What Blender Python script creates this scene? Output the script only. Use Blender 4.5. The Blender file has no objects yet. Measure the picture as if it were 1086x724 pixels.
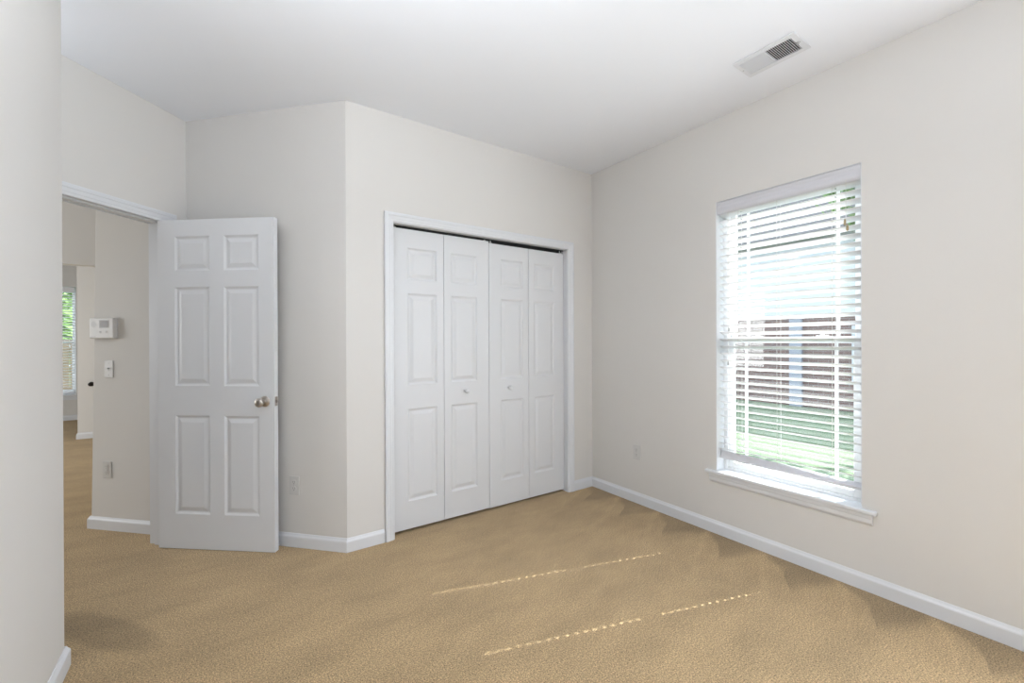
import bpy, bmesh, math, random
from mathutils import Vector, Matrix
SC = bpy.context.scene
R = math.radians
random.seed(7)

# ------------------------------------------------------------------ camera
FPX = 455.69
cam_d = bpy.data.cameras.new('camera'); cam = bpy.data.objects.new('camera', cam_d)
SC.collection.objects.link(cam); SC.camera = cam
cam_d.sensor_width = 36; cam_d.lens = FPX / 1086 * 36; cam_d.clip_start = 0.02
ya, pi_, ro = R(34.5815), R(-0.1029), R(-0.1997)
fw = Vector((math.sin(ya) * math.cos(pi_), math.cos(ya) * math.cos(pi_), math.sin(pi_)))
rt = Vector((math.cos(ya), -math.sin(ya), 0)); up = rt.cross(fw)
r2 = rt * math.cos(ro) + up * math.sin(ro); u2 = -rt * math.sin(ro) + up * math.cos(ro)
m = Matrix((r2, u2, -fw)).transposed().to_4x4(); m.translation = Vector((-2.73, -2.7185, 1.2795))
cam.matrix_world = m

# ------------------------------------------------------------------ world, sun, lights, exposure
SC.view_settings.view_transform = 'Standard'; SC.view_settings.look = 'None'
SC.view_settings.gamma = 1; SC.view_settings.use_curve_mapping = False
SC.view_settings.exposure = 0.05
w = bpy.data.worlds.new('sky'); SC.world = w; w.use_nodes = True
nt = w.node_tree; nt.nodes.clear()
wo = nt.nodes.new('ShaderNodeOutputWorld'); bg = nt.nodes.new('ShaderNodeBackground')
bg.inputs[0].default_value = (0.76, 0.87, 1.0, 1); bg.inputs[1].default_value = 4.0
nt.links.new(bg.outputs[0], wo.inputs[0])

def light(name, kind, loc, energy, color=(1, 1, 1), aim=None, **kw):
    d = bpy.data.lights.new(name, kind); d.energy = energy; d.color = color
    for k, v in kw.items(): setattr(d, k, v)
    o = bpy.data.objects.new(name, d); SC.collection.objects.link(o); o.location = loc
    if aim is not None:
        o.rotation_euler = Vector(aim).to_track_quat('-Z', 'Y').to_euler()
    return o
light('sun', 'SUN', (8, -5, 9), 15.0, (1, 0.97, 0.92), aim=(-0.93, 0.2895, -1), angle=R(0.4))
# added fill lights, unseen: up-facing disk above the camera, point light in the nook
light('bowl_fill_light', 'AREA', (-2.70, -2.20, 1.90), 40, (0.90, 0.955, 1.04), aim=(0, 0, 1), shape='DISK', size=0.30)
light('nook_fill_light', 'POINT', (-3.65, 0.0, 2.35), 3.2, (0.90, 0.955, 1.04), shadow_soft_size=0.10)
# added area light for daylight, set in an unseen window of the right wall
light('right_window_fill_light', 'AREA', (0.02, -3.45, 1.35), 57, (0.895, 0.95, 1.04), aim=(-1, 0.25, 0.10),
      shape='RECTANGLE', size=0.80, size_y=1.70)
light('living_fill_light', 'AREA', (-6.9, 3.0, 1.5), 92, (0.95, 0.98, 1.0), aim=(1, 0.15, 0), shape='RECTANGLE', size=2.4, size_y=1.8)  # added fill light for the living room, no window stands there

# ------------------------------------------------------------------ materials
def srgb(r, g, b):
    f = lambda c: (c / 255 / 12.92) if c / 255 <= 0.04045 else ((c / 255 + 0.055) / 1.055) ** 2.4
    return (f(r), f(g), f(b), 1)
def mat(name, col, rough=0.5, metal=0.0, noise=None, bump=None, spec=None, ior=None):
    M = bpy.data.materials.new(name); M.use_nodes = True
    t = M.node_tree; b = t.nodes['Principled BSDF']
    b.inputs['Base Color'].default_value = col; b.inputs['Roughness'].default_value = rough
    b.inputs['Metallic'].default_value = metal
    if spec is not None: b.inputs['Specular IOR Level'].default_value = spec
    tc = t.nodes.new('ShaderNodeTexCoord')
    if noise:   # scale, amount
        n = t.nodes.new('ShaderNodeTexNoise'); n.inputs['Scale'].default_value = noise[0]; n.inputs['Detail'].default_value = 4
        t.links.new(tc.outputs['Object'], n.inputs['Vector'])
        r = t.nodes.new('ShaderNodeMapRange'); r.inputs[1].default_value = 0.3; r.inputs[2].default_value = 0.7
        r.inputs[3].default_value = 1 - noise[1]; r.inputs[4].default_value = 1 + noise[1]
        t.links.new(n.outputs['Fac'], r.inputs[0])
        v = t.nodes.new('ShaderNodeVectorMath'); v.operation = 'SCALE'; v.inputs[0].default_value = col[:3]
        t.links.new(r.outputs[0], v.inputs['Scale']); t.links.new(v.outputs[0], b.inputs['Base Color'])
    if bump:    # scale, strength, distance
        n = t.nodes.new('ShaderNodeTexNoise'); n.inputs['Scale'].default_value = bump[0]; n.inputs['Detail'].default_value = 3
        t.links.new(tc.outputs['Object'], n.inputs['Vector'])
        bp = t.nodes.new('ShaderNodeBump'); bp.inputs['Strength'].default_value = bump[1]; bp.inputs['Distance'].default_value = bump[2]
        t.links.new(n.outputs['Fac'], bp.inputs['Height']); t.links.new(bp.outputs[0], b.inputs['Normal'])
    return M
PAINT = mat('wall_paint', (0.725, 0.708, 0.680, 1), 0.75, noise=(1.5, 0.006), bump=(260, 0.05, 0.001), spec=0.3)
CEIL = mat('ceiling_paint', (0.865, 0.885, 0.925, 1), 0.9, bump=(200, 0.05, 0.001), spec=0.2)
TRIM = mat('trim_white', (0.75, 0.765, 0.79, 1), 0.35, noise=(3, 0.004), spec=0.4)
DOORW = mat('door_white', (0.715, 0.725, 0.74, 1), 0.38, noise=(3, 0.004), bump=(90, 0.02, 0.001), spec=0.4)
VINYL = mat('vinyl_white', (0.86, 0.87, 0.88, 1), 0.35, noise=(5, 0.003))
BLIND = mat('blind_white', (0.84, 0.84, 0.86, 1), 0.4, noise=(8, 0.01))
NICKEL = mat('satin_nickel', (0.46, 0.42, 0.38, 1), 0.28, 1.0, noise=(30, 0.02))
PLASTIC = mat('plastic_white', (0.66, 0.65, 0.63, 1), 0.4, noise=(20, 0.004))
SLOT = mat('slot_dark', (0.12, 0.11, 0.10, 1), 0.6, noise=(40, 0.05))
BLACK = mat('track_black', (0.008, 0.008, 0.008, 1), 0.6, noise=(40, 0.05))
STEEL = mat('zinc_steel', (0.6, 0.6, 0.6, 1), 0.35, 1.0, noise=(40, 0.03))
SCREEN = mat('lcd_grey', (0.16, 0.14, 0.125, 1), 0.25, noise=(60, 0.03))
GREYP = mat('plastic_grey', (0.48, 0.47, 0.46, 1), 0.5, noise=(60, 0.02))
VALANCE = mat('valance_white', (0.66, 0.665, 0.705, 1), 0.45, noise=(8, 0.01))
CORD = mat('cord', (0.70, 0.69, 0.66, 1), 0.8, noise=(100, 0.03))
WOODT = mat('tassel_wood', (0.34, 0.27, 0.15, 1), 0.5, noise=(80, 0.1))
DUCT = mat('duct_dark', (0.05, 0.048, 0.045, 1), 0.7, noise=(10, 0.1))
BARK = mat('bark', (0.12, 0.08, 0.05, 1), 0.9, noise=(12, 0.3))
LEAF = mat('leaves', (0.13, 0.24, 0.06, 1), 0.7, noise=(2.0, 0.35))
HEDGE = mat('hedge_leaves', (0.055, 0.115, 0.045, 1), 0.7, noise=(2.0, 0.35))
GRASS = mat('grass', (0.095, 0.140, 0.078, 1), 0.9, noise=(1.2, 0.15), bump=(40, 0.6, 0.03))
SIDING = mat('siding_white', (0.50, 0.52, 0.56, 1), 0.6, noise=(3, 0.01))
ROOF = mat('shingle_grey', (0.085, 0.085, 0.09, 1), 0.9, noise=(9, 0.15))
FENCEW = mat('fence_brown', (0.16, 0.115, 0.08, 1), 0.8, noise=(6, 0.2))
OUTB = mat('painted_board', (0.30, 0.31, 0.37, 1), 0.6, noise=(6, 0.02))
DARKGL = mat('dark_glazing', (0.05, 0.06, 0.08, 1), 0.1, noise=(6, 0.02))

def glass_mat():
    M = bpy.data.materials.new('window_glass'); M.use_nodes = True; t = M.node_tree; t.nodes.clear()
    o = t.nodes.new('ShaderNodeOutputMaterial'); tr = t.nodes.new('ShaderNodeBsdfTransparent')
    gl = t.nodes.new('ShaderNodeBsdfGlossy'); gl.inputs['Roughness'].default_value = 0.02
    mx = t.nodes.new('ShaderNodeMixShader'); mx.inputs[0].default_value = 0.05
    tr.inputs[0].default_value = (0.95, 0.97, 0.96, 1)
    t.links.new(tr.outputs[0], mx.inputs[1]); t.links.new(gl.outputs[0], mx.inputs[2]); t.links.new(mx.outputs[0], o.inputs[0])
    return M
GLASS = glass_mat()

def carpet_mat():
    M = bpy.data.materials.new('carpet'); M.use_nodes = True; t = M.node_tree; b = t.nodes['Principled BSDF']
    b.inputs['Roughness'].default_value = 1.0; b.inputs['Specular IOR Level'].default_value = 0.05
    b.inputs['Sheen Weight'].default_value = 0.15; b.inputs['Sheen Roughness'].default_value = 0.6
    tc = t.nodes.new('ShaderNodeTexCoord')
    def noise(scale, det, vec=None, rough=0.5):
        n = t.nodes.new('ShaderNodeTexNoise'); n.inputs['Scale'].default_value = scale; n.inputs['Detail'].default_value = det
        n.inputs['Roughness'].default_value = rough
        t.links.new(vec if vec is not None else tc.outputs['Object'], n.inputs['Vector']); return n
    def rng(src, a, bb, c, d):
        r = t.nodes.new('ShaderNodeMapRange'); r.inputs[1].default_value = a; r.inputs[2].default_value = bb
        r.inputs[3].default_value = c; r.inputs[4].default_value = d; t.links.new(src, r.inputs[0]); return r.outputs[0]
    def mul(a, bb):
        k = t.nodes.new('ShaderNodeMath'); k.operation = 'MULTIPLY'; t.links.new(a, k.inputs[0]); t.links.new(bb, k.inputs[1]); return k.outputs[0]
    mp = t.nodes.new('ShaderNodeMapping'); mp.inputs['Rotation'].default_value = (0, 0, R(28)); mp.inputs['Scale'].default_value = (1, 2.2, 1)
    t.links.new(tc.outputs['Object'], mp.inputs[0])
    f1 = rng(noise(185, 2).outputs['Fac'], 0.30, 0.70, 0.40, 1.58)        # tufts
    f2 = rng(noise(75, 3).outputs['Fac'], 0.3, 0.7, 0.90, 1.10)
    f3 = rng(noise(2.3, 3, mp.outputs[0]).outputs['Fac'], 0.32, 0.68, 0.90, 1.09)   # trodden pile
    f4 = rng(noise(9, 3, mp.outputs[0]).outputs['Fac'], 0.35, 0.65, 0.97, 1.03)
    # brushed pile: vacuum strokes stopping short of the window wall; then one darker oval patch near the doorway
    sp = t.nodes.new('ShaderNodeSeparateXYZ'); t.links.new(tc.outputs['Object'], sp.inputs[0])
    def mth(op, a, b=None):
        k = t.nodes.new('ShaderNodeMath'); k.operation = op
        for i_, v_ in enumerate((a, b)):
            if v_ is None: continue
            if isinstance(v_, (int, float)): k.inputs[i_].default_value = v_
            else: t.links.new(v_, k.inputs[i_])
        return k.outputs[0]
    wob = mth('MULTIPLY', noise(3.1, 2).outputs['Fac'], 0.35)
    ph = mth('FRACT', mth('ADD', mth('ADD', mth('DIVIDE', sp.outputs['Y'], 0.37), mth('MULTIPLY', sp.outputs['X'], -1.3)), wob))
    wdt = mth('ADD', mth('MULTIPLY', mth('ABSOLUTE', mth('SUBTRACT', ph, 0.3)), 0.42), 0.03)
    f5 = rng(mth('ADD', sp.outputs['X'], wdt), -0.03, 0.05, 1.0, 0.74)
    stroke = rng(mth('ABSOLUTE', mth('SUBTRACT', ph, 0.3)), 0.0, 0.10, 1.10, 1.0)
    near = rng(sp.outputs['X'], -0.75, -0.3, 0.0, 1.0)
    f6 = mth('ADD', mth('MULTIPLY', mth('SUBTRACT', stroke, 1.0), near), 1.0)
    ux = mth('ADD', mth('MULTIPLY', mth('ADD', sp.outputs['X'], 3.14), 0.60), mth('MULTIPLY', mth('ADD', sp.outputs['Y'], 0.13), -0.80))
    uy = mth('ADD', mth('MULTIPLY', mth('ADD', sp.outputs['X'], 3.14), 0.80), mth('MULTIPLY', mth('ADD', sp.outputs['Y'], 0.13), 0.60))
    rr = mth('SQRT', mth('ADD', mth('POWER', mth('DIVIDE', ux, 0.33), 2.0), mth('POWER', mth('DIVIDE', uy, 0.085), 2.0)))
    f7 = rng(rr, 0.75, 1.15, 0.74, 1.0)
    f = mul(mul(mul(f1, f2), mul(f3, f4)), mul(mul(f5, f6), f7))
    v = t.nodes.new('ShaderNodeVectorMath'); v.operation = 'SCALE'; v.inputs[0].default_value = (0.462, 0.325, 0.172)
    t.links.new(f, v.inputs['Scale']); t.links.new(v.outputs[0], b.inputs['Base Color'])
    bp = t.nodes.new('ShaderNodeBump'); bp.inputs['Strength'].default_value = 0.9; bp.inputs['Distance'].default_value = 0.006
    t.links.new(noise(190, 3).outputs['Fac'], bp.inputs['Height']); t.links.new(bp.outputs[0], b.inputs['Normal'])
    return M
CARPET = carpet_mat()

def brick_mat():
    M = bpy.data.materials.new('brick'); M.use_nodes = True; t = M.node_tree; b = t.nodes['Principled BSDF']
    b.inputs['Roughness'].default_value = 0.9
    tc = t.nodes.new('ShaderNodeTexCoord'); sp = t.nodes.new('ShaderNodeSeparateXYZ'); cb = t.nodes.new('ShaderNodeCombineXYZ')
    t.links.new(tc.outputs['Object'], sp.inputs[0]); t.links.new(sp.outputs['Y'], cb.inputs['X']); t.links.new(sp.outputs['Z'], cb.inputs['Y'])
    br = t.nodes.new('ShaderNodeTexBrick'); br.inputs['Scale'].default_value = 1.0
    br.inputs['Brick Width'].default_value = 0.21; br.inputs['Row Height'].default_value = 0.07; br.inputs['Mortar Size'].default_value = 0.008
    br.inputs['Color1'].default_value = (0.14, 0.085, 0.08, 1); br.inputs['Color2'].default_value = (0.19, 0.12, 0.11, 1)
    br.inputs['Mortar'].default_value = (0.25, 0.22, 0.22, 1)
    t.links.new(cb.outputs[0], br.inputs['Vector']); t.links.new(br.outputs['Color'], b.inputs['Base Color'])
    return M
BRICK = brick_mat()

# ------------------------------------------------------------------ mesh helpers
def link(name, bm, material, parent=None, smooth=False, loc=None, rotz=None):
    me = bpy.data.meshes.new(name); bmesh.ops.recalc_face_normals(bm, faces=bm.faces); bm.to_mesh(me); bm.free()
    me.materials.append(material)
    if smooth:
        for p in me.polygons: p.use_smooth = True
    o = bpy.data.objects.new(name, me); SC.collection.objects.link(o)
    if parent: o.parent = parent
    if loc is not None: o.location = loc
    if rotz is not None: o.rotation_euler = (0, 0, rotz)
    return o
def bev(o, width, seg=2):
    b = o.modifiers.new('bevel', 'BEVEL'); b.width = width; b.segments = seg; b.limit_method = 'ANGLE'; b.angle_limit = R(40)
    return o
def box(bm, a, b, M=None):
    x0, y0, z0 = a; x1, y1, z1 = b
    c = [(x0, y0, z0), (x1, y0, z0), (x1, y1, z0), (x0, y1, z0), (x0, y0, z1), (x1, y0, z1), (x1, y1, z1), (x0, y1, z1)]
    vs = [bm.verts.new(M @ Vector(p) if M else p) for p in c]
    for f in [(0, 1, 2, 3), (4, 5, 6, 7), (0, 1, 5, 4), (1, 2, 6, 5), (2, 3, 7, 6), (3, 0, 4, 7)]:
        bm.faces.new([vs[i] for i in f])
def prism(bm, pts, z0, z1):
    lo = [bm.verts.new((x, y, z0)) for x, y in pts]; hi = [bm.verts.new((x, y, z1)) for x, y in pts]
    bm.faces.new(lo); bm.faces.new(hi)
    n = len(pts)
    for i in range(n): bm.faces.new([lo[i], lo[(i + 1) % n], hi[(i + 1) % n], hi[i]])
def cyl(bm, a, b, r, n=16, r2=None):
    a = Vector(a); b = Vector(b); r2 = r if r2 is None else r2
    q = (b - a).to_track_quat('Z', 'Y')
    ra = [bm.verts.new(a + q @ Vector((r * math.cos(6.28318 * i / n), r * math.sin(6.28318 * i / n), 0))) for i in range(n)]
    rb = [bm.verts.new(b + q @ Vector((r2 * math.cos(6.28318 * i / n), r2 * math.sin(6.28318 * i / n), 0))) for i in range(n)]
    bm.faces.new(ra); bm.faces.new(rb)
    for i in range(n): bm.faces.new([ra[i], ra[(i + 1) % n], rb[(i + 1) % n], rb[i]])
def lathe(bm, prof, origin, axis, n=28):
    """prof = [(distance along axis, radius)]"""
    o = Vector(origin); q = Vector(axis).to_track_quat('Z', 'Y'); rings = []
    for d, r in prof:
        rings.append([bm.verts.new(o + q @ Vector((r * math.cos(6.283185 * i / n), r * math.sin(6.283185 * i / n), d))) for i in range(n)])
    bm.faces.new(rings[0]); bm.faces.new(rings[-1])
    for k in range(len(rings) - 1):
        for i in range(n): bm.faces.new([rings[k][i], rings[k][(i + 1) % n], rings[k + 1][(i + 1) % n], rings[k + 1][i]])
def tag(o, label=None, cat=None, group=None, kind=None):
    if label: o['label'] = label
    if cat: o['category'] = cat
    if group: o['group'] = group
    if kind: o['kind'] = kind
    return o
def st(o, label, cat): return tag(o, label, cat, kind='structure')
def empty(name, loc, rotz=0):
    o = bpy.data.objects.new(name, None); SC.collection.objects.link(o); o.location = loc; o.rotation_euler = (0, 0, rotz)
    o.empty_display_size = 0.1; return o
def frame_M(p, q, side):
    """local s (along p->q), w (out of the back face), z.  side=+1: thickness to the left of p->q"""
    p = Vector((p[0], p[1], 0)); q = Vector((q[0], q[1], 0)); s = (q - p).normalized(); n = Vector((-s.y, s.x, 0)) * side
    M = Matrix(((s.x, n.x, 0, p.x), (s.y, n.y, 0, p.y), (0, 0, 1, 0), (0, 0, 0, 1)))
    return M, (q - p).length
def wall(name, p, q, side, t, label, z1=2.74, holes=(), ext=(0, 0), material=None, cat='wall'):
    M, L = frame_M(p, q, side); bm = bmesh.new()
    ss = sorted({-ext[0], L + ext[1]} | {h[0] for h in holes} | {h[1] for h in holes})
    for a, b in zip(ss[:-1], ss[1:]):
        mid = (a + b) / 2; h = [h for h in holes if h[0] < mid < h[1]]
        if not h: box(bm, (a, 0, 0), (b, t, z1), M)
        else:
            h = h[0]
            if h[2] > 0: box(bm, (a, 0, 0), (b, t, h[2]), M)
            if h[3] < z1: box(bm, (a, 0, h[3]), (b, t, z1), M)
    bmesh.ops.remove_doubles(bm, verts=bm.verts, dist=1e-5)
    o = link(name, bm, material or PAINT); st(o, label, cat); return o
BASE = [(0, 0), (0.013, 0), (0.013, 0.060), (0.0115, 0.066), (0.007, 0.073), (0.0045, 0.079), (0.003, 0.083), (0, 0.083)]
def sweep(names, pts, side, prof=BASE, cap=True, material=None, labels=None, kind=True):
    """profile swept along a path of floor points with mitred corners; one object per segment. side=+1: profile to the left"""
    P = [Vector((x, y)) for x, y in pts]; n = len(P)
    dirs = [(P[i + 1] - P[i]).normalized() for i in range(n - 1)]
    nor = [Vector((-d.y, d.x)) * side for d in dirs]
    mit = []
    for i in range(n):
        if i == 0: mit.append(nor[0])
        elif i == n - 1: mit.append(nor[-1])
        else:
            b = (nor[i - 1] + nor[i]).normalized(); mit.append(b / max(0.3, b.dot(nor[i])))
    out = []
    for i in range(n - 1):
        if names[i] is None: continue
        bm = bmesh.new(); rings = []
        for k in (i, i + 1):
            rings.append([bm.verts.new((P[k].x + mit[k].x * w, P[k].y + mit[k].y * w, z)) for w, z in prof])
        m_ = len(prof)
        for j in range(m_): bm.faces.new([rings[0][j], rings[0][(j + 1) % m_], rings[1][(j + 1) % m_], rings[1][j]])
        bm.faces.new(rings[0]); bm.faces.new(rings[1])
        o = link(names[i], bm, material or TRIM)
        if kind: st(o, labels[i], 'baseboard')
        out.append(o)
    return out
CAS = [(0, 0), (0, 0.007), (0.003, 0.010), (0.016, 0.0105), (0.020, 0.0125), (0.038, 0.014), (0.043, 0.017), (0.058, 0.0175), (0.0635, 0.015), (0.0635, 0)]
def casing(name, p, q, side, s0, s1, z1, label, prof=CAS, w0=0.0, scale=1.0, z0=0.0):
    """door casing on the FRONT face (w<0) of wall p->q around opening s0..s1 up to z1"""
    M, L = frame_M(p, q, side); bm = bmesh.new(); rings = []
    for k in range(4):
        ring = []
        for wd, o in prof:
            wd *= scale
            s = (s0 - wd) if k < 2 else (s1 + wd); z = z0 if k in (0, 3) else z1 + wd
            ring.append(bm.verts.new(M @ Vector((s, w0 - o, z))))
        rings.append(ring)
    m_ = len(prof)
    for k in range(3):
        for j in range(m_): bm.faces.new([rings[k][j], rings[k][(j + 1) % m_], rings[k + 1][(j + 1) % m_], rings[k + 1][j]])
    bm.faces.new(rings[0]); bm.faces.new(rings[3])
    return st(link(name, bm, TRIM), label, 'door casing')

def panel_leaf(W, H, T, panels, z0=0.0):
    """moulded door leaf: local x 0..W, front face at y=0 looking to -y, thickness to +y"""
    bm = bmesh.new()
    xs = sorted({0, W} | {p[0] for p in panels} | {p[1] for p in panels})
    zs = sorted({0, H} | {p[2] for p in panels} | {p[3] for p in panels})
    for side in (0, 1):
        Y = (lambda d: d) if side == 0 else (lambda d: T - d)
        V = {}
        def g(x, z, d=0.0):
            k = (round(x, 5), round(z, 5), d)
            if k not in V: V[k] = bm.verts.new((x, Y(d), z + z0))
            return V[k]
        for i in range(len(xs) - 1):
            for j in range(len(zs) - 1):
                x0, x1, a, b = xs[i], xs[i + 1], zs[j], zs[j + 1]
                inside = [p for p in panels if p[0] <= x0 + 1e-6 and p[1] >= x1 - 1e-6 and p[2] <= a + 1e-6 and p[3] >= b - 1e-6]
                if not inside: bm.faces.new([g(x0, a), g(x1, a), g(x1, b), g(x0, b)])
        for p in panels:
            # outline on the flat face follows every grid line it crosses
            steps = [(0, 0.0), (0.005, 0.0035), (0.011, 0.0075), (0.017, 0.0085), (0.022, 0.0075), (0.040, 0.0022), (0.043, 0.0015)]
            def ring(ins, d):
                px = [x for x in xs if p[0] <= x <= p[1]]; pz = [z for z in zs if p[2] <= z <= p[3]]
                f = lambda v, lo, hi: min(max(v, lo + ins), hi - ins)
                seq = [(x, p[2]) for x in px] + [(p[1], z) for z in pz[1:]] + [(x, p[3]) for x in reversed(px[:-1])] + [(p[0], z) for z in reversed(pz[1:-1])]
                return [g(x, z) if ins == 0 else g(f(x, p[0], p[1]), f(z, p[2], p[3]), d) for x, z in seq]
            prev = ring(0, 0)
            for ins, d in steps[1:]:
                cur = ring(ins, d); n = len(cur)
                for k in range(n):
                    fs = []
                    for v in (prev[k], prev[(k + 1) % n], cur[(k + 1) % n], cur[k]):
                        if v not in fs: fs.append(v)
                    if len(fs) >= 3: bm.faces.new(fs)
                prev = cur
            u = []
            for v in prev:
                if v not in u: u.append(v)
            bm.faces.new(u)
    # edges
    def strip(pts):
        f = [bm.verts.new((x, 0, z + z0)) for x, z in pts]; b = [bm.verts.new((x, T, z + z0)) for x, z in pts]
        for k in range(len(pts) - 1): bm.faces.new([f[k], f[k + 1], b[k + 1], b[k]])
    strip([(x, 0) for x in xs]); strip([(x, H) for x in xs]); strip([(0, z) for z in zs]); strip([(W, z) for z in zs])
    bmesh.ops.remove_doubles(bm, verts=bm.verts, dist=1e-5)
    return bm

# ------------------------------------------------------------------ plan
H = 2.74
P1 = (-2.0776, 0.0); A = (-2.8888, 0.8562)
D45 = Vector((-1, -1)).normalized(); N45 = Vector((-1, 1)).normalized()      # along door wall, out of the room
def dw(s, w_=0.0):
    v = Vector(A) + D45 * s + N45 * w_; return (v.x, v.y)
YE = -0.329; XN = -3.222
WALT = 0.12
s_end = (4.35 - 2.8888) * 0  # unused distance kept at zero
Dend = dw(1.66)                                                              # door wall meets the vestibule wall
# ------------------------------------------------------------------ floor, ceiling
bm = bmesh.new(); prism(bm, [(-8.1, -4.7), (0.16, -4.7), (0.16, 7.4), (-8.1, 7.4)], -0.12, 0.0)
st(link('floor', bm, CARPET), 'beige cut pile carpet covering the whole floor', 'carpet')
bm = bmesh.new(); prism(bm, [(-8.1, -4.7), (0.16, -4.7), (0.16, 7.4), (-8.1, 7.4)], H, H + 0.15)
# opening for the duct boot is left to the register standing below
st(link('ceiling', bm, CEIL), 'flat white painted ceiling', 'ceiling')

# ------------------------------------------------------------------ walls of the bedroom
WY0, WY1, WZ0, WZ1 = -1.922, -1.140, 0.395, 2.190
# right wall runs from the front corner to the back corner; thickness to +x (right of +y direction)
wall('wall_right', (0, -4.35), (0, 0.80), -1, 0.15, 'warm white wall with the blinds window', holes=[(WY0 + 4.35, WY1 + 4.35, WZ0, WZ1), (4.35 - 3.84, 4.35 - 3.06, WZ0, WZ1)], ext=(0.2, 0))
wall('wall_back', (0, 0), P1, -1, WALT, 'warm white wall around the closet doors', holes=[(0.27, 1.80, 0, 2.062)])
wall('wall_angled', P1, A, -1, 0.10, 'warm white angled wall behind the open door', ext=(0, 0.02))
SO0, SO1 = 0.129, 0.957        # rough opening of the entry door
wall('wall_entry', A, Dend, -1, WALT, 'warm white wall above and beside the entry doorway', holes=[(SO0, SO1, 0, 2.055)], ext=(0, 0.1))
# left wall, an L with a rounded corner
def rounded_corner(c, r, n=6):
    return [(c[0] - r + r * math.cos(a), c[1] - r + r * math.sin(a)) for a in [i / n * math.pi / 2 for i in range(n + 1)]]
bm = bmesh.new()
Vx = Dend[0]
prism(bm, [(XN, -4.35)] + rounded_corner((XN, YE), 0.014) + [(Vx - 0.3, YE), (Vx - 0.3, YE - 0.12), (XN - 0.12, YE - 0.12), (XN - 0.12, -4.35)], 0, H)
st(link('wall_left', bm, PAINT), 'warm white wall end in the left foreground', 'wall')
wall('wall_front', (0, -4.35), (XN - 0.12, -4.35), 1, 0.15, 'warm white wall behind the camera')
# closet interior
wall('wall_closet_back', (0, 0.72), (-2.4, 0.72), -1, 0.08, 'closet rear wall', ext=(0, 0))
wall('wall_closet_left', (-1.99, 0.12), (-1.99, 0.72), 1, 0.08, 'closet side wall at left')

# ------------------------------------------------------------------ hall and living room beyond the doorway
HC = -2.075                                         # hall wall plane x+y=HC
hs = (HC * -1 - 2.0326) / 1.41421                   # its offset along the door wall
h0 = Vector(dw(0.030, 0.10)); h1 = Vector((-3.437, 1.362))
e = (h1 - h0).normalized(); nn = Vector((e.y, -e.x))       # towards the room side of the wall thickness
if nn.dot(Vector((1, 1))) < 0: nn = -nn
bm = bmesh.new()
# its free end leans slightly, as in the photograph
def hp(s_off, z): return (h1 + e * s_off)
lo = [h0, h1 + e * 0.012, h1 + e * 0.012 + nn * 0.115, h0 + nn * 0.115]
hi = [h0, h1 - e * 0.052, h1 - e * 0.052 + nn * 0.115, h0 + nn * 0.115]
lv = [bm.verts.new((v.x, v.y, 0)) for v in lo]; hv = [bm.verts.new((v.x, v.y, H)) for v in hi]
bm.faces.new(lv); bm.faces.new(hv)
for i in range(4): bm.faces.new([lv[i], lv[(i + 1) % 4], hv[(i + 1) % 4], hv[i]])
st(bev(link('wall_hall', bm, PAINT), 0.012, 3), 'hall wall carrying the alarm keypad and switch', 'wall')
wall('wall_hall_header', (-7.6, 3.5), (-3.1, 3.5), 1, 0.12, 'dropped header across the hall', z1=H, holes=[(0.02, 4.48, 0, 2.085)])
wall('wall_partition', (-4.235, 5.2), (-2.0, 5.2), 1, 0.12, 'short partition wall beyond the hall')
wall('wall_far', (-7.9, 7.2), (-2.0, 7.2), 1, 0.15, 'far living room wall with a window', holes=[(2.42, 3.27, 0.415, 2.19)])
wall('wall_living_left', (-7.9, -0.6), (-7.9, 7.35), 1, 0.12, 'outer living room wall')
wall('wall_living_right', (-2.0, 0.80), (-2.0, 7.35), -1, 0.12, 'inner living room wall')
wall('wall_living_front', (-8.0, YE - 0.12), (XN - 0.12, YE - 0.12), -1, 0.1, 'living room wall behind the bedroom')

# ------------------------------------------------------------------ baseboards
sweep(['baseboard_right', 'baseboard_back'], [(0, -4.35), (0, 0), (-0.2215, 0)], 1,
      labels=['white baseboard along the window wall', 'short white baseboard right of the closet'])
j = [(-1.8485, 0), P1, A, dw(0.079)]
sweep(['baseboard_closet', 'baseboard_angled', 'baseboard_entry'], j, 1,
      labels=['short white baseboard left of the closet', 'white baseboard behind the open door', 'tiny white baseboard beside the door hinge'])
sweep(['baseboard_vestibule', 'baseboard_left'], [(Vx, YE), (XN, YE), (XN, -4.35)], 1,
      labels=['white baseboard on the vestibule wall', 'white baseboard on the wall end in the left foreground'])
hb0 = dw(0.030, 0.137); 
sweep(['baseboard_hall', 'baseboard_hall_end'], [hb0, tuple(h1 + e * 0.012), tuple(h1 + e * 0.012 + nn * 0.115)], -1 if nn.dot(Vector((-e.y, e.x))) > 0 else 1,
      labels=['white baseboard below the alarm keypad wall', 'white baseboard round the hall wall end'])
sweep(['baseboard_partition_end', 'baseboard_partition'], [(-4.235, 5.32), (-4.235, 5.2), (-2.12, 5.2)], -1,
      labels=['white baseboard on the partition end', 'white baseboard on the partition wall'])
sweep(['baseboard_far'], [(-7.9, 7.2), (-2.12, 7.2)], -1, labels=['white baseboard under the far window'])

# ------------------------------------------------------------------ entry door frame and casing
M, L = frame_M(A, Dend, -1)
bm = bmesh.new()
jw0, jw1 = -0.002, WALT + 0.002
box(bm, (SO0, jw0, 0), (SO0 + 0.018, jw1, 2.037), M); box(bm, (SO1 - 0.018, jw0, 0), (SO1, jw1, 2.037), M)
box(bm, (SO0, jw0, 2.037), (SO1, jw1, 2.055), M)
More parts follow.
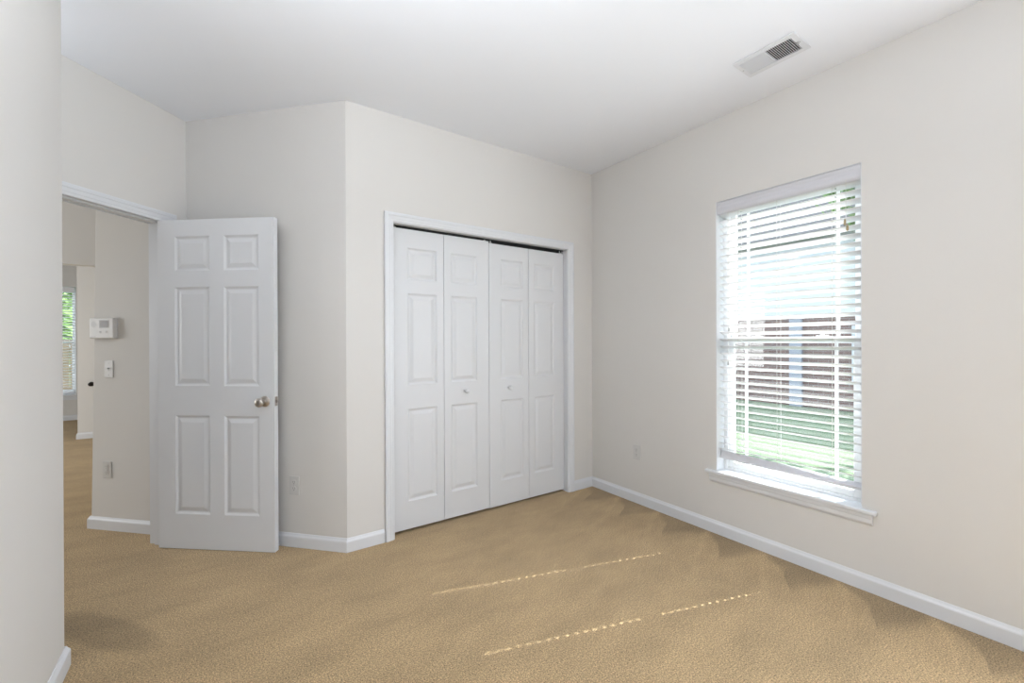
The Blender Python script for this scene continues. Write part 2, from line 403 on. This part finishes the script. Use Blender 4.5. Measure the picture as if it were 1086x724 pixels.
# stops
box(bm, (SO0 + 0.018, 0.040, 0), (SO0 + 0.028, 0.075, 2.037), M); box(bm, (SO1 - 0.028, 0.040, 0), (SO1 - 0.018, 0.075, 2.037), M)
box(bm, (SO0 + 0.018, 0.040, 2.027), (SO1 - 0.018, 0.075, 2.037), M)
st(link('trim_1', bm, TRIM), 'white jamb lining the entry doorway', 'door frame')
casing('trim_2', A, Dend, -1, SO0 + 0.013, SO1 - 0.013, 2.031, 'white casing around the entry doorway')
hallA = dw(0, WALT); hallE = dw(1.66, WALT)
casing('trim_3', hallE, hallA, -1, 1.66 - (SO1 - 0.013), 1.66 - (SO0 + 0.013), 2.031, 'white casing on the hall side of the doorway')

# ------------------------------------------------------------------ bedroom door
dirL = Vector((0.769, -0.639)); door = empty('door_1', (-3.026, 0.722, 0.004), math.atan2(dirL.y, dirL.x))
st(door, 'open white six panel door with a satin nickel knob', 'door')
W_, HH, T_ = 0.762, 2.028, 0.035
pan = [(0.115, 0.345, 0.215, 0.822), (0.438, 0.665, 0.215, 0.822), (0.115, 0.345, 1.005, 1.612), (0.438, 0.665, 1.005, 1.612),
       (0.115, 0.345, 1.712, 1.925), (0.438, 0.665, 1.712, 1.925)]
link('leaf', panel_leaf(W_, HH, T_, pan), DOORW, door)
KZ = 0.913; KX = 0.702
for sgn, y0 in ((-1, 0.0), (1, T_)):
    bm = bmesh.new()
    lathe(bm, [(0, 0.032), (0.003, 0.0325), (0.007, 0.030), (0.010, 0.018), (0.012, 0.0125), (0.030, 0.0115), (0.036, 0.016), (0.042, 0.0235),
               (0.050, 0.0275), (0.058, 0.0265), (0.065, 0.020), (0.068, 0.011), (0.069, 0.002)], (KX, y0, KZ), (0, sgn, 0))
    k = link('door_knob', bm, NICKEL, door, smooth=True)
bm = bmesh.new(); box(bm, (W_ - 0.001, 0.006, KZ - 0.028), (W_ + 0.0015, 0.029, KZ + 0.028))
lp = link('latch_plate', bm, NICKEL, door)
bm = bmesh.new(); box(bm, (W_ + 0.0015, 0.010, KZ - 0.009), (W_ + 0.011, 0.025, KZ + 0.009)); bev(link('latch_bolt', bm, NICKEL, lp), 0.003)
for z in (0.25, 1.02, 1.80):
    bm = bmesh.new(); cyl(bm, (-0.006, T_ + 0.004, z - 0.045), (-0.006, T_ + 0.004, z + 0.045), 0.006, 12)
    box(bm, (-0.003, 0.006, z - 0.044), (0.0, T_ + 0.003, z + 0.044))
    link('hinge', bm, NICKEL, door)

# ------------------------------------------------------------------ closet frame, track, bifold doors
CX0, CX1 = -1.782, -0.288
bm = bmesh.new()
box(bm, (-1.80, -0.002, 0), (CX0, WALT + 0.002, 2.046)); box(bm, (CX1, -0.002, 0), (-0.27, WALT + 0.002, 2.046)); box(bm, (-1.80, -0.002, 2.046), (-0.27, WALT + 0.002, 2.062))
st(link('trim_4', bm, TRIM), 'white jamb lining the closet opening', 'door frame')
# s runs from x=0 towards -x on the back wall
CASC = [(a_ * 0.9, o_) for a_, o_ in CAS]
casing('trim_5', (0, 0), P1, -1, -CX1 - 0.005 , -CX0 + 0.005, 2.051, 'white casing around the closet doors', prof=CASC)
DY = 0.046; TD = 0.030
bm = bmesh.new()
box(bm, (CX0 + 0.002, DY + 0.002, 2.038), (CX1 - 0.002, DY + 0.006, 2.046)); box(bm, (CX0 + 0.002, DY + 0.026, 2.032), (CX1 - 0.002, DY + 0.030, 2.046))
box(bm, (CX0 + 0.002, DY + 0.006, 2.043), (CX1 - 0.002, DY + 0.026, 2.046))
box(bm, (CX0 + 0.002, DY + 0.034, 1.99), (CX1 - 0.002, DY + 0.038, 2.046))
trk = st(link('trim_6', bm, BLACK), 'black bifold track above the closet doors', 'door track')
PR = [(0.205, 0.825), (0.985, 1.60), (1.69, 1.905)]
WB = 0.371
xs_ = [-1.7765, -1.4045, -1.0325, -0.6605]
for k, (dn, ztop, zbot) in enumerate((('door_2', 2.028, 0.021), ('door_3', 2.016, 0.017))):
    root = empty(dn, (xs_[2 * k], DY, zbot))
    st(root, ['left bifold pair of white moulded closet doors', 'right bifold pair of white moulded closet doors, hanging slightly lower'][k], 'closet door')
    for q_ in (0, 1):
        wide_left = (q_ == 0)
        x0 = 0.103 if wide_left else 0.053
        ps = [(x0, x0 + 0.215, a_ - zbot, b_ - zbot) for a_, b_ in PR]
        lf = link('leaf', panel_leaf(WB - 0.0025, ztop - zbot, TD, ps), DOORW, root, loc=(q_ * 0.372, 0, 0))
        # top pivot / guide pins
        bm = bmesh.new(); px = 0.022 if q_ == 0 else WB - 0.030
        cyl(bm, (px, TD / 2, ztop - zbot), (px, TD / 2, 2.042 - zbot), 0.0045, 10); cyl(bm, (px, TD / 2, ztop - zbot), (px, TD / 2, ztop - zbot + 0.006), 0.010, 12)
        link('pivot_pin', bm, STEEL, lf)
    kx = (-1.235 if k == 0 else -0.853) - xs_[2 * k]
    bm = bmesh.new()
    lathe(bm, [(0, 0.010), (0.004, 0.0085), (0.010, 0.0075), (0.015, 0.012), (0.020, 0.0165), (0.026, 0.0165), (0.030, 0.012), (0.032, 0.003)], (kx, 0, 0.918 - zbot), (0, -1, 0), 24)
    link('door_knob', bm, TRIM, root, smooth=True)
# floor pivot brackets
for bx in (CX0 + 0.002, CX1 - 0.042):
    pass

# ------------------------------------------------------------------ window (double hung) and reveal
def window(name, y0, y1, z0, z1, xin, label, vert_bars=(), M=None):
    """window in a wall whose outside is +x; frame from xin outward"""
    root = empty(name, (0, 0, 0)); st(root, label, 'window')
    if M is not None: root.matrix_world = M
    zm = 1.277
    bm = bmesh.new()
    a, b = y0, y1
    for (ya_, yb_, za, zb) in ((a, a + 0.028, z0, z1), (b - 0.028, b, z0, z1), (a + .028, b - .028, z0, z0 + 0.03), (a + .028, b - .028, z1 - 0.016, z1)):
        box(bm, (xin, ya_, za), (xin + 0.075, yb_, zb))
    bev(link('window_frame', bm, VINYL, root), 0.002)
    def sash(x0, za, zb, nm):
        bm = bmesh.new(); w = 0.034; ya_, yb_ = a + 0.028, b - 0.028
        box(bm, (x0, ya_, za), (x0 + 0.026, ya_ + w, zb)); box(bm, (x0, yb_ - w, za), (x0 + 0.026, yb_, zb))
        box(bm, (x0, ya_ + w, za), (x0 + 0.026, yb_ - w, za + 0.038)); box(bm, (x0, ya_ + w, zb - 0.036), (x0 + 0.026, yb_ - w, zb))
        s = bev(link(nm, bm, VINYL, root), 0.003)
        bm = bmesh.new(); box(bm, (x0 + 0.011, ya_ + w - 0.004, za + 0.034), (x0 + 0.015, yb_ - w + 0.004, zb - 0.032)); link('glass_pane', bm, GLASS, s)
        if vert_bars:
            bm = bmesh.new()
            for yb in vert_bars: box(bm, (x0 + 0.0105, yb - 0.008, za + 0.036), (x0 + 0.0155, yb + 0.008, zb - 0.034))
            link('glazing_bars', bm, VINYL, s)
        return s
    s1 = sash(xin + 0.012, z0 + 0.03, zm + 0.018, 'lower_sash')
    s2 = sash(xin + 0.040, zm - 0.018, z1 - 0.012, 'upper_sash')
    for f_ in (0.27, 0.73):
        yy = a + (b - a) * f_
        bm = bmesh.new(); box(bm, (xin + 0.006, yy - 0.028, zm + 0.018), (xin + 0.034, yy + 0.028, zm + 0.027)); cyl(bm, (xin + 0.02, yy, zm + 0.027), (xin + 0.02, yy + 0.0, zm + 0.038), 0.010, 12)
        bev(link('sash_lock', bm, VINYL, root), 0.002)
    return root
win = window('window_1', WY0 + 0.004, WY1 - 0.004, WZ0 + 0.004, WZ1 - 0.003, 0.088, 'white double hung window behind the bedroom blinds', vert_bars=(-1.775, -1.282))
window('window_3', -3.836, -3.064, WZ0 + 0.004, WZ1 - 0.003, 0.088, 'unseen second white double hung window, added right of the picture edge')
# white reveal boards
bm = bmesh.new()
box(bm, (0.0015, WY1 - 0.0045, WZ0 + 0.02), (0.088, WY1 - 0.0001, WZ1)); box(bm, (0.0015, WY0 + 0.0001, WZ0 + 0.02), (0.088, WY0 + 0.0045, WZ1)); box(bm, (0.0015, WY0 + 0.0045, WZ1 - 0.004), (0.088, WY1 - 0.0045, WZ1 - 0.0001))
st(link('trim_7', bm, TRIM), 'white reveal lining around the bedroom window', 'window trim')
# stool and apron
bm = bmesh.new()
box(bm, (-0.030, -1.985, 0.3955), (0.0, -1.075, 0.4155)); box(bm, (0.0, WY0 + 0.0005, 0.3955), (0.088, WY1 - 0.0005, 0.4155))
bmesh.ops.remove_doubles(bm, verts=bm.verts, dist=1e-5)
st(bev(link('trim_8', bm, TRIM), 0.005, 3), 'white window stool under the bedroom blinds', 'window sill')
bm = bmesh.new()
prof = [(0, 0.3955), (-0.016, 0.3955), (-0.016, 0.375), (-0.013, 0.371), (-0.013, 0.352), (-0.009, 0.343), (-0.005, 0.337), (0, 0.335)]
ra = [bm.verts.new((x, -1.965, z)) for x, z in prof]; rb = [bm.verts.new((x, -1.098, z)) for x, z in prof]
bm.faces.new(ra); bm.faces.new(rb)
for i in range(len(prof)): bm.faces.new([ra[i], ra[(i + 1) % len(prof)], rb[(i + 1) % len(prof)], rb[i]])
st(link('trim_9', bm, TRIM), 'white moulded apron under the bedroom window stool', 'window trim')

# ------------------------------------------------------------------ blinds
def slat_mesh(y0, y1, holes, wd, tau, xc, zs, th=0.0028, material=BLIND):
    bm = bmesh.new()
    c, s = math.cos(tau), math.sin(tau)
    for z in zs:
        M = Matrix(((c, 0, -s, xc), (0, 1, 0, 0), (s, 0, c, z), (0, 0, 0, 1)))
        cuts = sorted([y0, y1] + [h - 0.0055 for h in holes] + [h + 0.0055 for h in holes])
        hw = 0.0072
        # split across the width at the hole so the pieces share one crowned section
        for a, b in zip(cuts[:-1], cuts[1:]):
            if any(abs((a + b) / 2 - h) < 0.001 for h in holes):
                box(bm, (-wd / 2, a, -th / 2), (-hw, b, th / 2), M); box(bm, (hw, a, -th / 2), (wd / 2, b, th / 2), M)
            else: box(bm, (-wd / 2, a, -th / 2), (wd / 2, b, th / 2), M)
    bmesh.ops.remove_doubles(bm, verts=bm.verts, dist=1e-6)
    return bm
XB = 0.050; TAU = R(-21)
ylad = (-1.283, -1.794); ymid = -1.515
blind = empty('window_blind', (XB, -1.531, WZ1 - 0.004))
tag(blind, 'white slatted venetian blind hanging in the bedroom window above the sill', 'window blind')
def bp_(bm, name, material, smooth=False, parent=None):
    # geometry is in world coordinates; shift into the blind's frame
    par = parent or blind
    for v in bm.verts: v.co -= Vector((XB, -1.531, WZ1 - 0.004))
    return link(name, bm, material, par, smooth)
bm = bmesh.new(); box(bm, (0.018, WY0 + 0.008, 2.135), (0.075, WY1 - 0.008, 2.183)); bp_(bm, 'headrail', BLIND)
bm = bmesh.new()
vp = [(0.016, 2.184), (0.003, 2.184), (0.001, 2.178), (0.003, 2.168), (0.006, 2.160), (0.0065, 2.143), (0.004, 2.138), (0.0035, 2.122), (0.007, 2.112), (0.012, 2.106), (0.016, 2.106)]
ra = [bm.verts.new((x, WY0 + 0.0055, z)) for x, z in vp]; rb = [bm.verts.new((x, WY1 - 0.0055, z)) for x, z in vp]
bm.faces.new(ra); bm.faces.new(rb)
for i in range(len(vp)): bm.faces.new([ra[i], ra[(i + 1) % len(vp)], rb[(i + 1) % len(vp)], rb[i]])
bp_(bm, 'valance', VALANCE)
zs = [0.592 + 0.0457 * k for k in range(34)]
zs = [0.558] + [z for z in zs if z < 2.115]     # extra lowest slat added to block a stripe of sun above the rail
sl = bp_(slat_mesh(WY0 + 0.010, WY1 - 0.010, ylad, 0.050, TAU, XB, zs), 'slats', BLIND)
bm = bmesh.new()
# bottom rail, rolled and a touch lower at its right end
c, s = math.cos(R(-21)), math.sin(R(-21))
def railpt(u, wv, y):
    t_ = (y - WY1) / (WY0 - WY1); zz = 0.519 - 0.010 * t_; tt = R(74 - 62 * t_)
    return (XB + u * math.cos(tt) - wv * math.sin(tt), y, zz + u * math.sin(tt) + wv * math.cos(tt))
sec = [(-0.026, -0.006), (-0.023, -0.009), (0.023, -0.009), (0.026, -0.006), (0.026, 0.006), (0.022, 0.009), (-0.022, 0.009), (-0.026, 0.006)]
rings = []
for i in range(9):
    y = WY1 - 0.010 + (WY0 - WY1 + 0.020) * i / 8; rings.append([bm.verts.new(railpt(u, v_, y)) for u, v_ in sec])
bm.faces.new(rings[0]); bm.faces.new(rings[-1])
for a_, b_ in zip(rings[:-1], rings[1:]):
    for i in range(8): bm.faces.new([a_[i], a_[(i + 1) % 8], b_[(i + 1) % 8], b_[i]])
bp_(bm, 'bottom_rail', VALANCE)
for yl in (ylad[0], ymid, ylad[1]):
    bm = bmesh.new()
    for xx, dy in ((XB - 0.0245, 0.004), (XB + 0.0245, 0.004)):
        cyl(bm, (xx, yl + 0.010, 0.53), (xx, yl + 0.010, 2.14), 0.0009, 6)
    for z in zs:
        cyl(bm, (XB - 0.0245, yl + 0.010, z + 0.0065), (XB + 0.0245, yl + 0.010, z - 0.0115), 0.0005, 4)
    bp_(bm, 'ladder_cord', CORD)
# lift cord with tassels (right) and tilt cord (left)
bm = bmesh.new(); cyl(bm, (-0.002 + 0.002, -1.855, 1.875), (0.001, -1.855, 2.12), 0.0011, 6); lc = bp_(bm, 'lift_cord', CORD)
for dy, z in ((0.004, 1.892), (-0.007, 1.862)):
    bm = bmesh.new(); lathe(bm, [(0, 0.003), (0.006, 0.006), (0.022, 0.0055), (0.032, 0.0025), (0.036, 0.0015)], (-0.001, -1.855 + dy, z - 0.012), (0.0, 0, 1), 12)
    bp_(bm, 'tassel', WOODT, True, lc)
    lc.children[-1].location = (0, 0, 0)
for zb, yy in ((1.335, -1.222), (1.115, -1.216)):
    bm = bmesh.new(); cyl(bm, (0.012, yy, zb + 0.02), (0.012, yy, 2.14), 0.0009, 6); tc_ = bp_(bm, 'tilt_cord', CORD)
    bm = bmesh.new(); lathe(bm, [(0, 0.0035), (0.005, 0.006), (0.018, 0.005), (0.028, 0.002)], (0.012, yy, zb), (0, 0, 1), 12)
    bp_(bm, 'tassel', GREYP, True, tc_)

# ------------------------------------------------------------------ ceiling register
vent = empty('ceiling_vent', (-0.377, -1.6555, H)); tag(vent, 'white two way metal air register in the ceiling near the window wall', 'ceiling vent')
bm = bmesh.new()
x0, x1, y0, y1 = -0.095, 0.095, -0.1475, 0.1475
ix, iy0, iy1 = 0.064, -0.1195, 0.127
def fr(a, b, za=-0.007, zb=-0.0003): box(bm, (a[0], a[1], za), (b[0], b[1], zb))
fr((x0, y0), (-ix, y1)); fr((ix, y0), (x1, y1)); fr((-ix, y0), (ix, iy0)); fr((-ix, iy1), (ix, y1)); fr((-ix, 0.000), (ix, 0.0065))
bmesh.ops.remove_doubles(bm, verts=bm.verts, dist=1e-5)
bev(link('vent_frame', bm, TRIM, vent), 0.002)
bm = bmesh.new(); box(bm, (-ix, iy0, -0.0006), (ix, iy1, -0.0002)); link('vent_back', bm, DUCT, vent)
for half, (a, b, tl) in enumerate(((iy0, 0.0, 40), (0.0065, iy1, -50))):
    n = 13; bm = bmesh.new()
    for k in range(n):
        yy = a + (b - a) * (k + 0.5) / n; th = R(tl)
        Mx = Matrix.Translation((0, yy, -0.0042)) @ Matrix.Rotation(th, 4, 'X')
        box(bm, (-ix, -0.0042, -0.0004), (ix, 0.0042, 0.0004), Mx)
    link('louvers', bm, TRIM, vent)
for yy in (-0.134, 0.138):
    bm = bmesh.new(); lathe(bm, [(0, 0.004), (0.0015, 0.0035), (0.0022, 0.001)], (0, yy, -0.007), (0, 0, -1), 12); link('screw', bm, GREYP, vent)
bm = bmesh.new(); box(bm, (-0.012, -0.131, -0.012), (-0.006, -0.123, -0.007)); box(bm, (0.004, -0.129, -0.011), (0.010, -0.124, -0.007)); link('damper_lever', bm, GREYP, vent)

# ------------------------------------------------------------------ added fixtures for the fill lights, out of the picture
lamp = empty('added_lamp', (-2.70, -2.20, H)); tag(lamp, 'added unseen white bowl fixture hanging from the bedroom ceiling on thin rods', 'ceiling lamp')
bm = bmesh.new(); lathe(bm, [(0, 0.06), (0.02, 0.055), (0.03, 0.012)], (0, 0, 0), (0, 0, -1), 32); link('ceiling_plate', bm, NICKEL, lamp, True)
for k in range(3):
    a = k * 2.0944; bm = bmesh.new(); cyl(bm, (0.01 * math.cos(a), 0.01 * math.sin(a), -0.03), (0.185 * math.cos(a), 0.185 * math.sin(a), -0.815), 0.003, 8); link('rod', bm, NICKEL, lamp)
bm = bmesh.new(); n = 36; rings = []
for rr, zz in ((0.02, -0.885), (0.09, -0.878), (0.15, -0.855), (0.185, -0.815), (0.181, -0.815), (0.146, -0.851), (0.088, -0.873), (0.02, -0.880)):
    rings.append([bm.verts.new((rr * math.cos(6.283185 * i / n), rr * math.sin(6.283185 * i / n), zz)) for i in range(n)])
for a, b in zip(rings[:-1], rings[1:]):
    for i in range(n): bm.faces.new([a[i], a[(i + 1) % n], b[(i + 1) % n], b[i]])
bm.faces.new(rings[0]); bm.faces.new(rings[-1])
link('glass_bowl', bm, PLASTIC, lamp, True)
lamp2 = empty('added_lamp', (-3.65, 0.0, H)); tag(lamp2, 'added unseen small white lamp fixture in the nook before the entry doorway', 'ceiling lamp')
bm = bmesh.new(); lathe(bm, [(0, 0.09), (0.02, 0.088), (0.03, 0.03), (0.22, 0.03), (0.26, 0.035), (0.265, 0.01)], (0, 0, 0), (0, 0, -1), 32); link('lamp_base', bm, TRIM, lamp2, True)

# ------------------------------------------------------------------ outlets, switch, keypad
def plate(name, p, n, label, group=None, toggle=False, w=0.071, h=0.116):
    """p = centre on the wall, n = outward normal (2D)"""
    n = Vector((n[0], n[1])).normalized(); ang = math.atan2(n.x, -n.y)    # local -y -> n
    r = empty(name, (p[0], p[1], p[2]), ang); tag(r, label, 'light switch' if toggle else 'power outlet', group)
    bm = bmesh.new(); box(bm, (-w / 2, -0.006, -h / 2), (w / 2, 0, h / 2)); bev(link('cover_plate', bm, PLASTIC, r), 0.003, 3)
    if toggle:
        bm = bmesh.new(); box(bm, (-0.006, -0.0065, -0.013), (0.006, -0.005, 0.013)); link('toggle_slot', bm, GREYP, r)
        bm = bmesh.new(); box(bm, (-0.004, -0.017, 0.001), (0.004, -0.006, 0.010)); bev(link('toggle', bm, PLASTIC, r), 0.0015)
        zz = (0.040, -0.040)
    else:
        for z in (0.0195, -0.0195):
            bm = bmesh.new(); cyl(bm, (0, -0.006, z), (0, -0.0082, z), 0.0165, 24)
            f = link('receptacle', bm, PLASTIC, r)
            bm = bmesh.new(); box(bm, (-0.0075, -0.0086, z - 0.001), (-0.0055, -0.0078, z + 0.008)); box(bm, (0.0055, -0.0086, z - 0.001), (0.0075, -0.0078, z + 0.007)); cyl(bm, (0, -0.0078, z - 0.008), (0, -0.0086, z - 0.008), 0.0026, 10)
            link('slots', bm, SLOT, f)
        zz = (0,)
    for z in zz:
        bm = bmesh.new(); cyl(bm, (0, -0.006, z), (0, -0.0074, z), 0.003, 10); link('screw', bm, GREYP, r)
    return r
an = Vector((P1[1] - A[1], -(P1[0] - A[0])))
if an.dot(Vector((-1, -1))) < 0: an = -an
def on_line(p, a, b):
    a = Vector(a); b = Vector(b); d = (b - a).normalized(); return a + d * (Vector(p) - a).dot(d)
q_ = on_line((-2.311, 0.279), P1, A)
plate('power_outlet', (q_.x, q_.y, 0.382), an, 'white duplex outlet on the angled wall right of the open door')
plate('power_outlet', (0, -0.489, 0.398), (-1, 0), 'white duplex outlet low on the wall left of the bedroom window')
hn = -nn
q_ = on_line((-3.327, 1.252), h0, h1); plate('light_switch', (q_.x, q_.y, 1.096), hn, 'white toggle switch below the alarm keypad in the hall', toggle=True)
q_ = on_line((-3.341, 1.266), h0, h1); plate('power_outlet', (q_.x, q_.y, 0.410), hn, 'white duplex outlet low on the hall wall')
# alarm keypad; local x runs to the right as seen from the bedroom
q_ = on_line((-3.347, 1.272), h0, h1)
kp = empty('alarm_keypad', (q_.x, q_.y, 1.374), math.atan2(hn.x, -hn.y)); tag(kp, 'white alarm keypad with a small grey screen on the hall wall', 'alarm keypad')
bm = bmesh.new(); box(bm, (-0.100, -0.030, -0.070), (0.100, 0, 0.070)); bev(link('housing', bm, PLASTIC, kp), 0.006, 3)
bm = bmesh.new(); box(bm, (-0.012, -0.0312, 0.006), (0.062, -0.029, 0.050)); link('screen', bm, SCREEN, kp)
bm = bmesh.new(); box(bm, (-0.017, -0.0306, 0.001), (0.067, -0.0295, 0.055)); link('screen_bezel', bm, GREYP, kp)
bm = bmesh.new(); cyl(bm, (-0.062, -0.029, 0.026), (-0.062, -0.0306, 0.026), 0.024, 28); sp_ = link('speaker', bm, PLASTIC, kp)
bm = bmesh.new()
for i in range(-3, 4): box(bm, (-0.062 - math.sqrt(0.021 ** 2 - (i * 0.006) ** 2), -0.0312, 0.026 + i * 0.006 - 0.0012), (-0.062 + math.sqrt(0.021 ** 2 - (i * 0.006) ** 2), -0.0304, 0.026 + i * 0.006 + 0.0012))
link('speaker_slots', bm, GREYP, sp_)
for bx in (-0.006, 0.044):
    bm = bmesh.new(); cyl(bm, (bx, -0.029, -0.026), (bx, -0.032, -0.026), 0.008, 16); link('button', bm, GREYP, kp)
bm = bmesh.new(); box(bm, (-0.010, -0.0306, -0.052), (0.068, -0.0296, -0.012)); link('button_cover', bm, PLASTIC, kp)
bm = bmesh.new(); box(bm, (-0.090, -0.0306, -0.061), (-0.045, -0.0298, -0.056)); link('badge', bm, GREYP, kp)

# ------------------------------------------------------------------ far room window with its blind, and the far door knob
Mfar = Matrix(((0, 1, 0, 0), (1, 0, 0, 7.2), (0, 0, 1, 0), (0, 0, 0, 1)))       # local y -> world x, local x -> world y
def det_fix(): pass
FX0, FX1 = -7.9 + 2.42, -7.9 + 3.27
w2 = window('window_2', FX0 + 0.004, FX1 - 0.004, 0.419, 2.187, 0.088, 'white window at the far end of the hall view', M=None)
for ch in w2.children_recursive if hasattr(w2, 'children_recursive') else []:
    for v in ch.data.vertices:
        x, y, z = v.co; v.co = (y, x + 7.2, z)
    ch.data.flip_normals()
bm = bmesh.new(); box(bm, (FX0 - 0.06, 7.165, 0.395), (FX1 + 0.06, 7.288, 0.418)); box(bm, (FX0 - 0.04, 7.186, 0.335), (FX1 + 0.04, 7.2, 0.395))
st(link('trim_10', bm, TRIM), 'white sill and apron under the far window', 'window sill')
fb = empty('window_blind', (FX0 + 0.42, 7.25, 2.18)); tag(fb, 'white slatted venetian blind in the far window seen through the doorway', 'window blind')
bm = bmesh.new()
for k in range(36):
    z = 0.50 + 0.0457 * k
    if z > 2.10: break
    Mx = Matrix.Translation((FX0 + 0.425, 7.245, z)) @ Matrix.Rotation(R(-13), 4, 'X'); box(bm, (-0.40, -0.025, -0.0014), (0.40, 0.025, 0.0014), Mx)
for v in bm.verts: v.co -= Vector((FX0 + 0.42, 7.25, 2.18))
link('slats', bm, BLIND, fb)
bm = bmesh.new(); box(bm, (-0.41, -0.047, -0.075), (0.41, -0.035, 0.0)); link('valance', bm, BLIND, fb)
bm = bmesh.new(); box(bm, (-0.40, -0.03, -1.73), (0.40, 0.02, -1.712)); link('bottom_rail', bm, BLIND, fb)
bm = bmesh.new()
for xx in (-0.27, 0, 0.27):
    cyl(bm, (xx, -0.03, -1.72), (xx, -0.03, -0.05), 0.0012, 6)
link('ladder_cords', bm, CORD, fb)

# ------------------------------------------------------------------ outside
GZ = -0.40
bm = bmesh.new(); prism(bm, [(0.6, -25), (30, -25), (30, 40), (0.6, 40)], GZ - 0.2, GZ); st(link('ground', bm, GRASS), 'mown green lawn outside the bedroom window', 'lawn')
bm = bmesh.new(); prism(bm, [(-30, 7.9), (0.6, 7.9), (0.6, 40), (-30, 40)], GZ - 0.2, GZ); st(link('ground_garden', bm, GRASS), 'lawn outside the far window', 'lawn')
house = empty('neighbour_house', (9.4, 2.0, GZ)); tag(house, 'neighbouring brick and white siding house beyond the bedroom window', 'house')
bm = bmesh.new(); box(bm, (0, -7, 0), (7, 9, 2.22)); link('brick_wall', bm, BRICK, house)
bm = bmesh.new()
for k in range(11): # lapped boards
    z = 2.22 + k * 0.19; prism_pts = [(0.0, z), (-0.022, z), (-0.004, z + 0.19), (0, z + 0.19)]
    ra = [bm.verts.new((x, -7, zz)) for x, zz in prism_pts]; rb = [bm.verts.new((x, 9, zz)) for x, zz in prism_pts]
    bm.faces.new(ra); bm.faces.new(rb)
    for i in range(4): bm.faces.new([ra[i], ra[(i + 1) % 4], rb[(i + 1) % 4], rb[i]])
box(bm, (0.0, -7, 2.22), (7, 9, 4.4)); link('siding', bm, SIDING, house)
bm = bmesh.new()
for (yy) in (-7.35, 9.0):
    pass
ra = [(-0.35, 4.12), (3.5, 7.6), (7.35, 4.12), (7.35, 4.22), (3.5, 7.74), (-0.35, 4.26)]
r0 = [bm.verts.new((x, -7.35, z)) for x, z in ra]; r1 = [bm.verts.new((x, 9.35, z)) for x, z in ra]
bm.faces.new(r0); bm.faces.new(r1)
for i in range(6): bm.faces.new([r0[i], r0[(i + 1) % 6], r1[(i + 1) % 6], r1[i]])
link('roof', bm, ROOF, house)
bm = bmesh.new(); box(bm, (-0.08, 0.02, 0.0), (0, 0.30, 2.2)); link('trim_board', bm, OUTB, house)
bm = bmesh.new(); box(bm, (-0.04, -2.3, 0.7), (0.0, -1.0, 2.0)); wf = link('window_frame', bm, SIDING, house)
bm = bmesh.new(); box(bm, (-0.05, -2.22, 0.78), (-0.035, -1.08, 1.92)); link('pane', bm, DARKGL, wf)

def tree(name, loc, hgt, cr, cz, label, material, n=2600, seed=1, group=None, leaf=0.11):
    rnd = random.Random(seed); root = empty(name, loc); tag(root, label, 'tree', group)
    bm = bmesh.new()
    cyl(bm, (0, 0, -0.1), (0.05, 0.03, hgt * 0.55), 0.13 * cr / 1.5, 10, 0.06 * cr / 1.5)
    for k in range(7):
        a = k * 0.9 + rnd.random(); z = hgt * (0.35 + 0.07 * k); r_ = cr * 0.6
        cyl(bm, (0.03, 0.02, z * 0.8), (math.cos(a) * r_, math.sin(a) * r_, z + 0.5), 0.035, 6, 0.012)
    link('trunk', bm, BARK, root)
    bm = bmesh.new()
    blobs = [(rnd.uniform(-.6, .6) * cr, rnd.uniform(-.6, .6) * cr, cz + rnd.uniform(-.75, .75) * cr * 1.1, rnd.uniform(.3, .6) * cr) for _ in range(14)]
    for _ in range(n):
        b = rnd.choice(blobs); v = Vector((rnd.gauss(0, 1), rnd.gauss(0, 1), rnd.gauss(0, 1))).normalized() * b[3] * rnd.uniform(.6, 1.05)
        c_ = Vector(b[:3]) + v; u = Vector((rnd.gauss(0, 1), rnd.gauss(0, 1), rnd.gauss(0, 1))).normalized(); w_ = u.orthogonal().normalized() * leaf * .5; u = u * leaf
        vs = [bm.verts.new(c_ + p) for p in (-u, -u * .3 + w_, u, -u * .3 - w_)]; bm.faces.new(vs)
    link('foliage', bm, material, root)
    return root
tree('leafy_tree', (5.6, -1.1, GZ), 5.4, 1.25, 4.2, 'green leafy tree seen through the top of the bedroom blinds', LEAF, seed=3)
k_ = 0
for (x, y, cr, cz, hg, lab) in ((-7.4, 17.6, 2.2, 3.3, 5.0, 'broad green tree beyond the far window, left'), (-9.8, 24.5, 2.8, 4.0, 6.5, 'green tree beyond the far window, right')):
    k_ += 1; tree('leafy_tree', (x, y, GZ), hg, cr, cz, lab, LEAF, n=4200, seed=10 + k_, leaf=0.17)
fence = empty('wooden_fence', (-7, 15.0, GZ)); tag(fence, 'brown board fence outside the far window', 'fence')
bm = bmesh.new()
for i in range(40): box(bm, (-3 + i * 0.15, 0, 0.03), (-3 + i * 0.15 + 0.135, 0.02, 1.75))
link('boards', bm, FENCEW, fence)
bm = bmesh.new()
for z in (0.3, 1.4): box(bm, (-3, 0.02, z), (3, 0.06, z + 0.09))
link('rails', bm, FENCEW, fence)
# far door knob peeking past the hall wall end
kb = empty('door_4', (-4.10, 5.2, 0)); st(kb, 'white door in the partition beyond the hall with a dark knob', 'door')
bm = bmesh.new(); lathe(bm, [(0, 0.03), (0.006, 0.03), (0.01, 0.012), (0.03, 0.012), (0.04, 0.024), (0.055, 0.026), (0.066, 0.014), (0.068, 0.002)], (0, 0, 0.72), (0, -1, 0), 20)
link('door_knob', bm, mat('dark_bronze', (0.03, 0.025, 0.02, 1), 0.35, 0.8, noise=(20, 0.05)), kb, True)
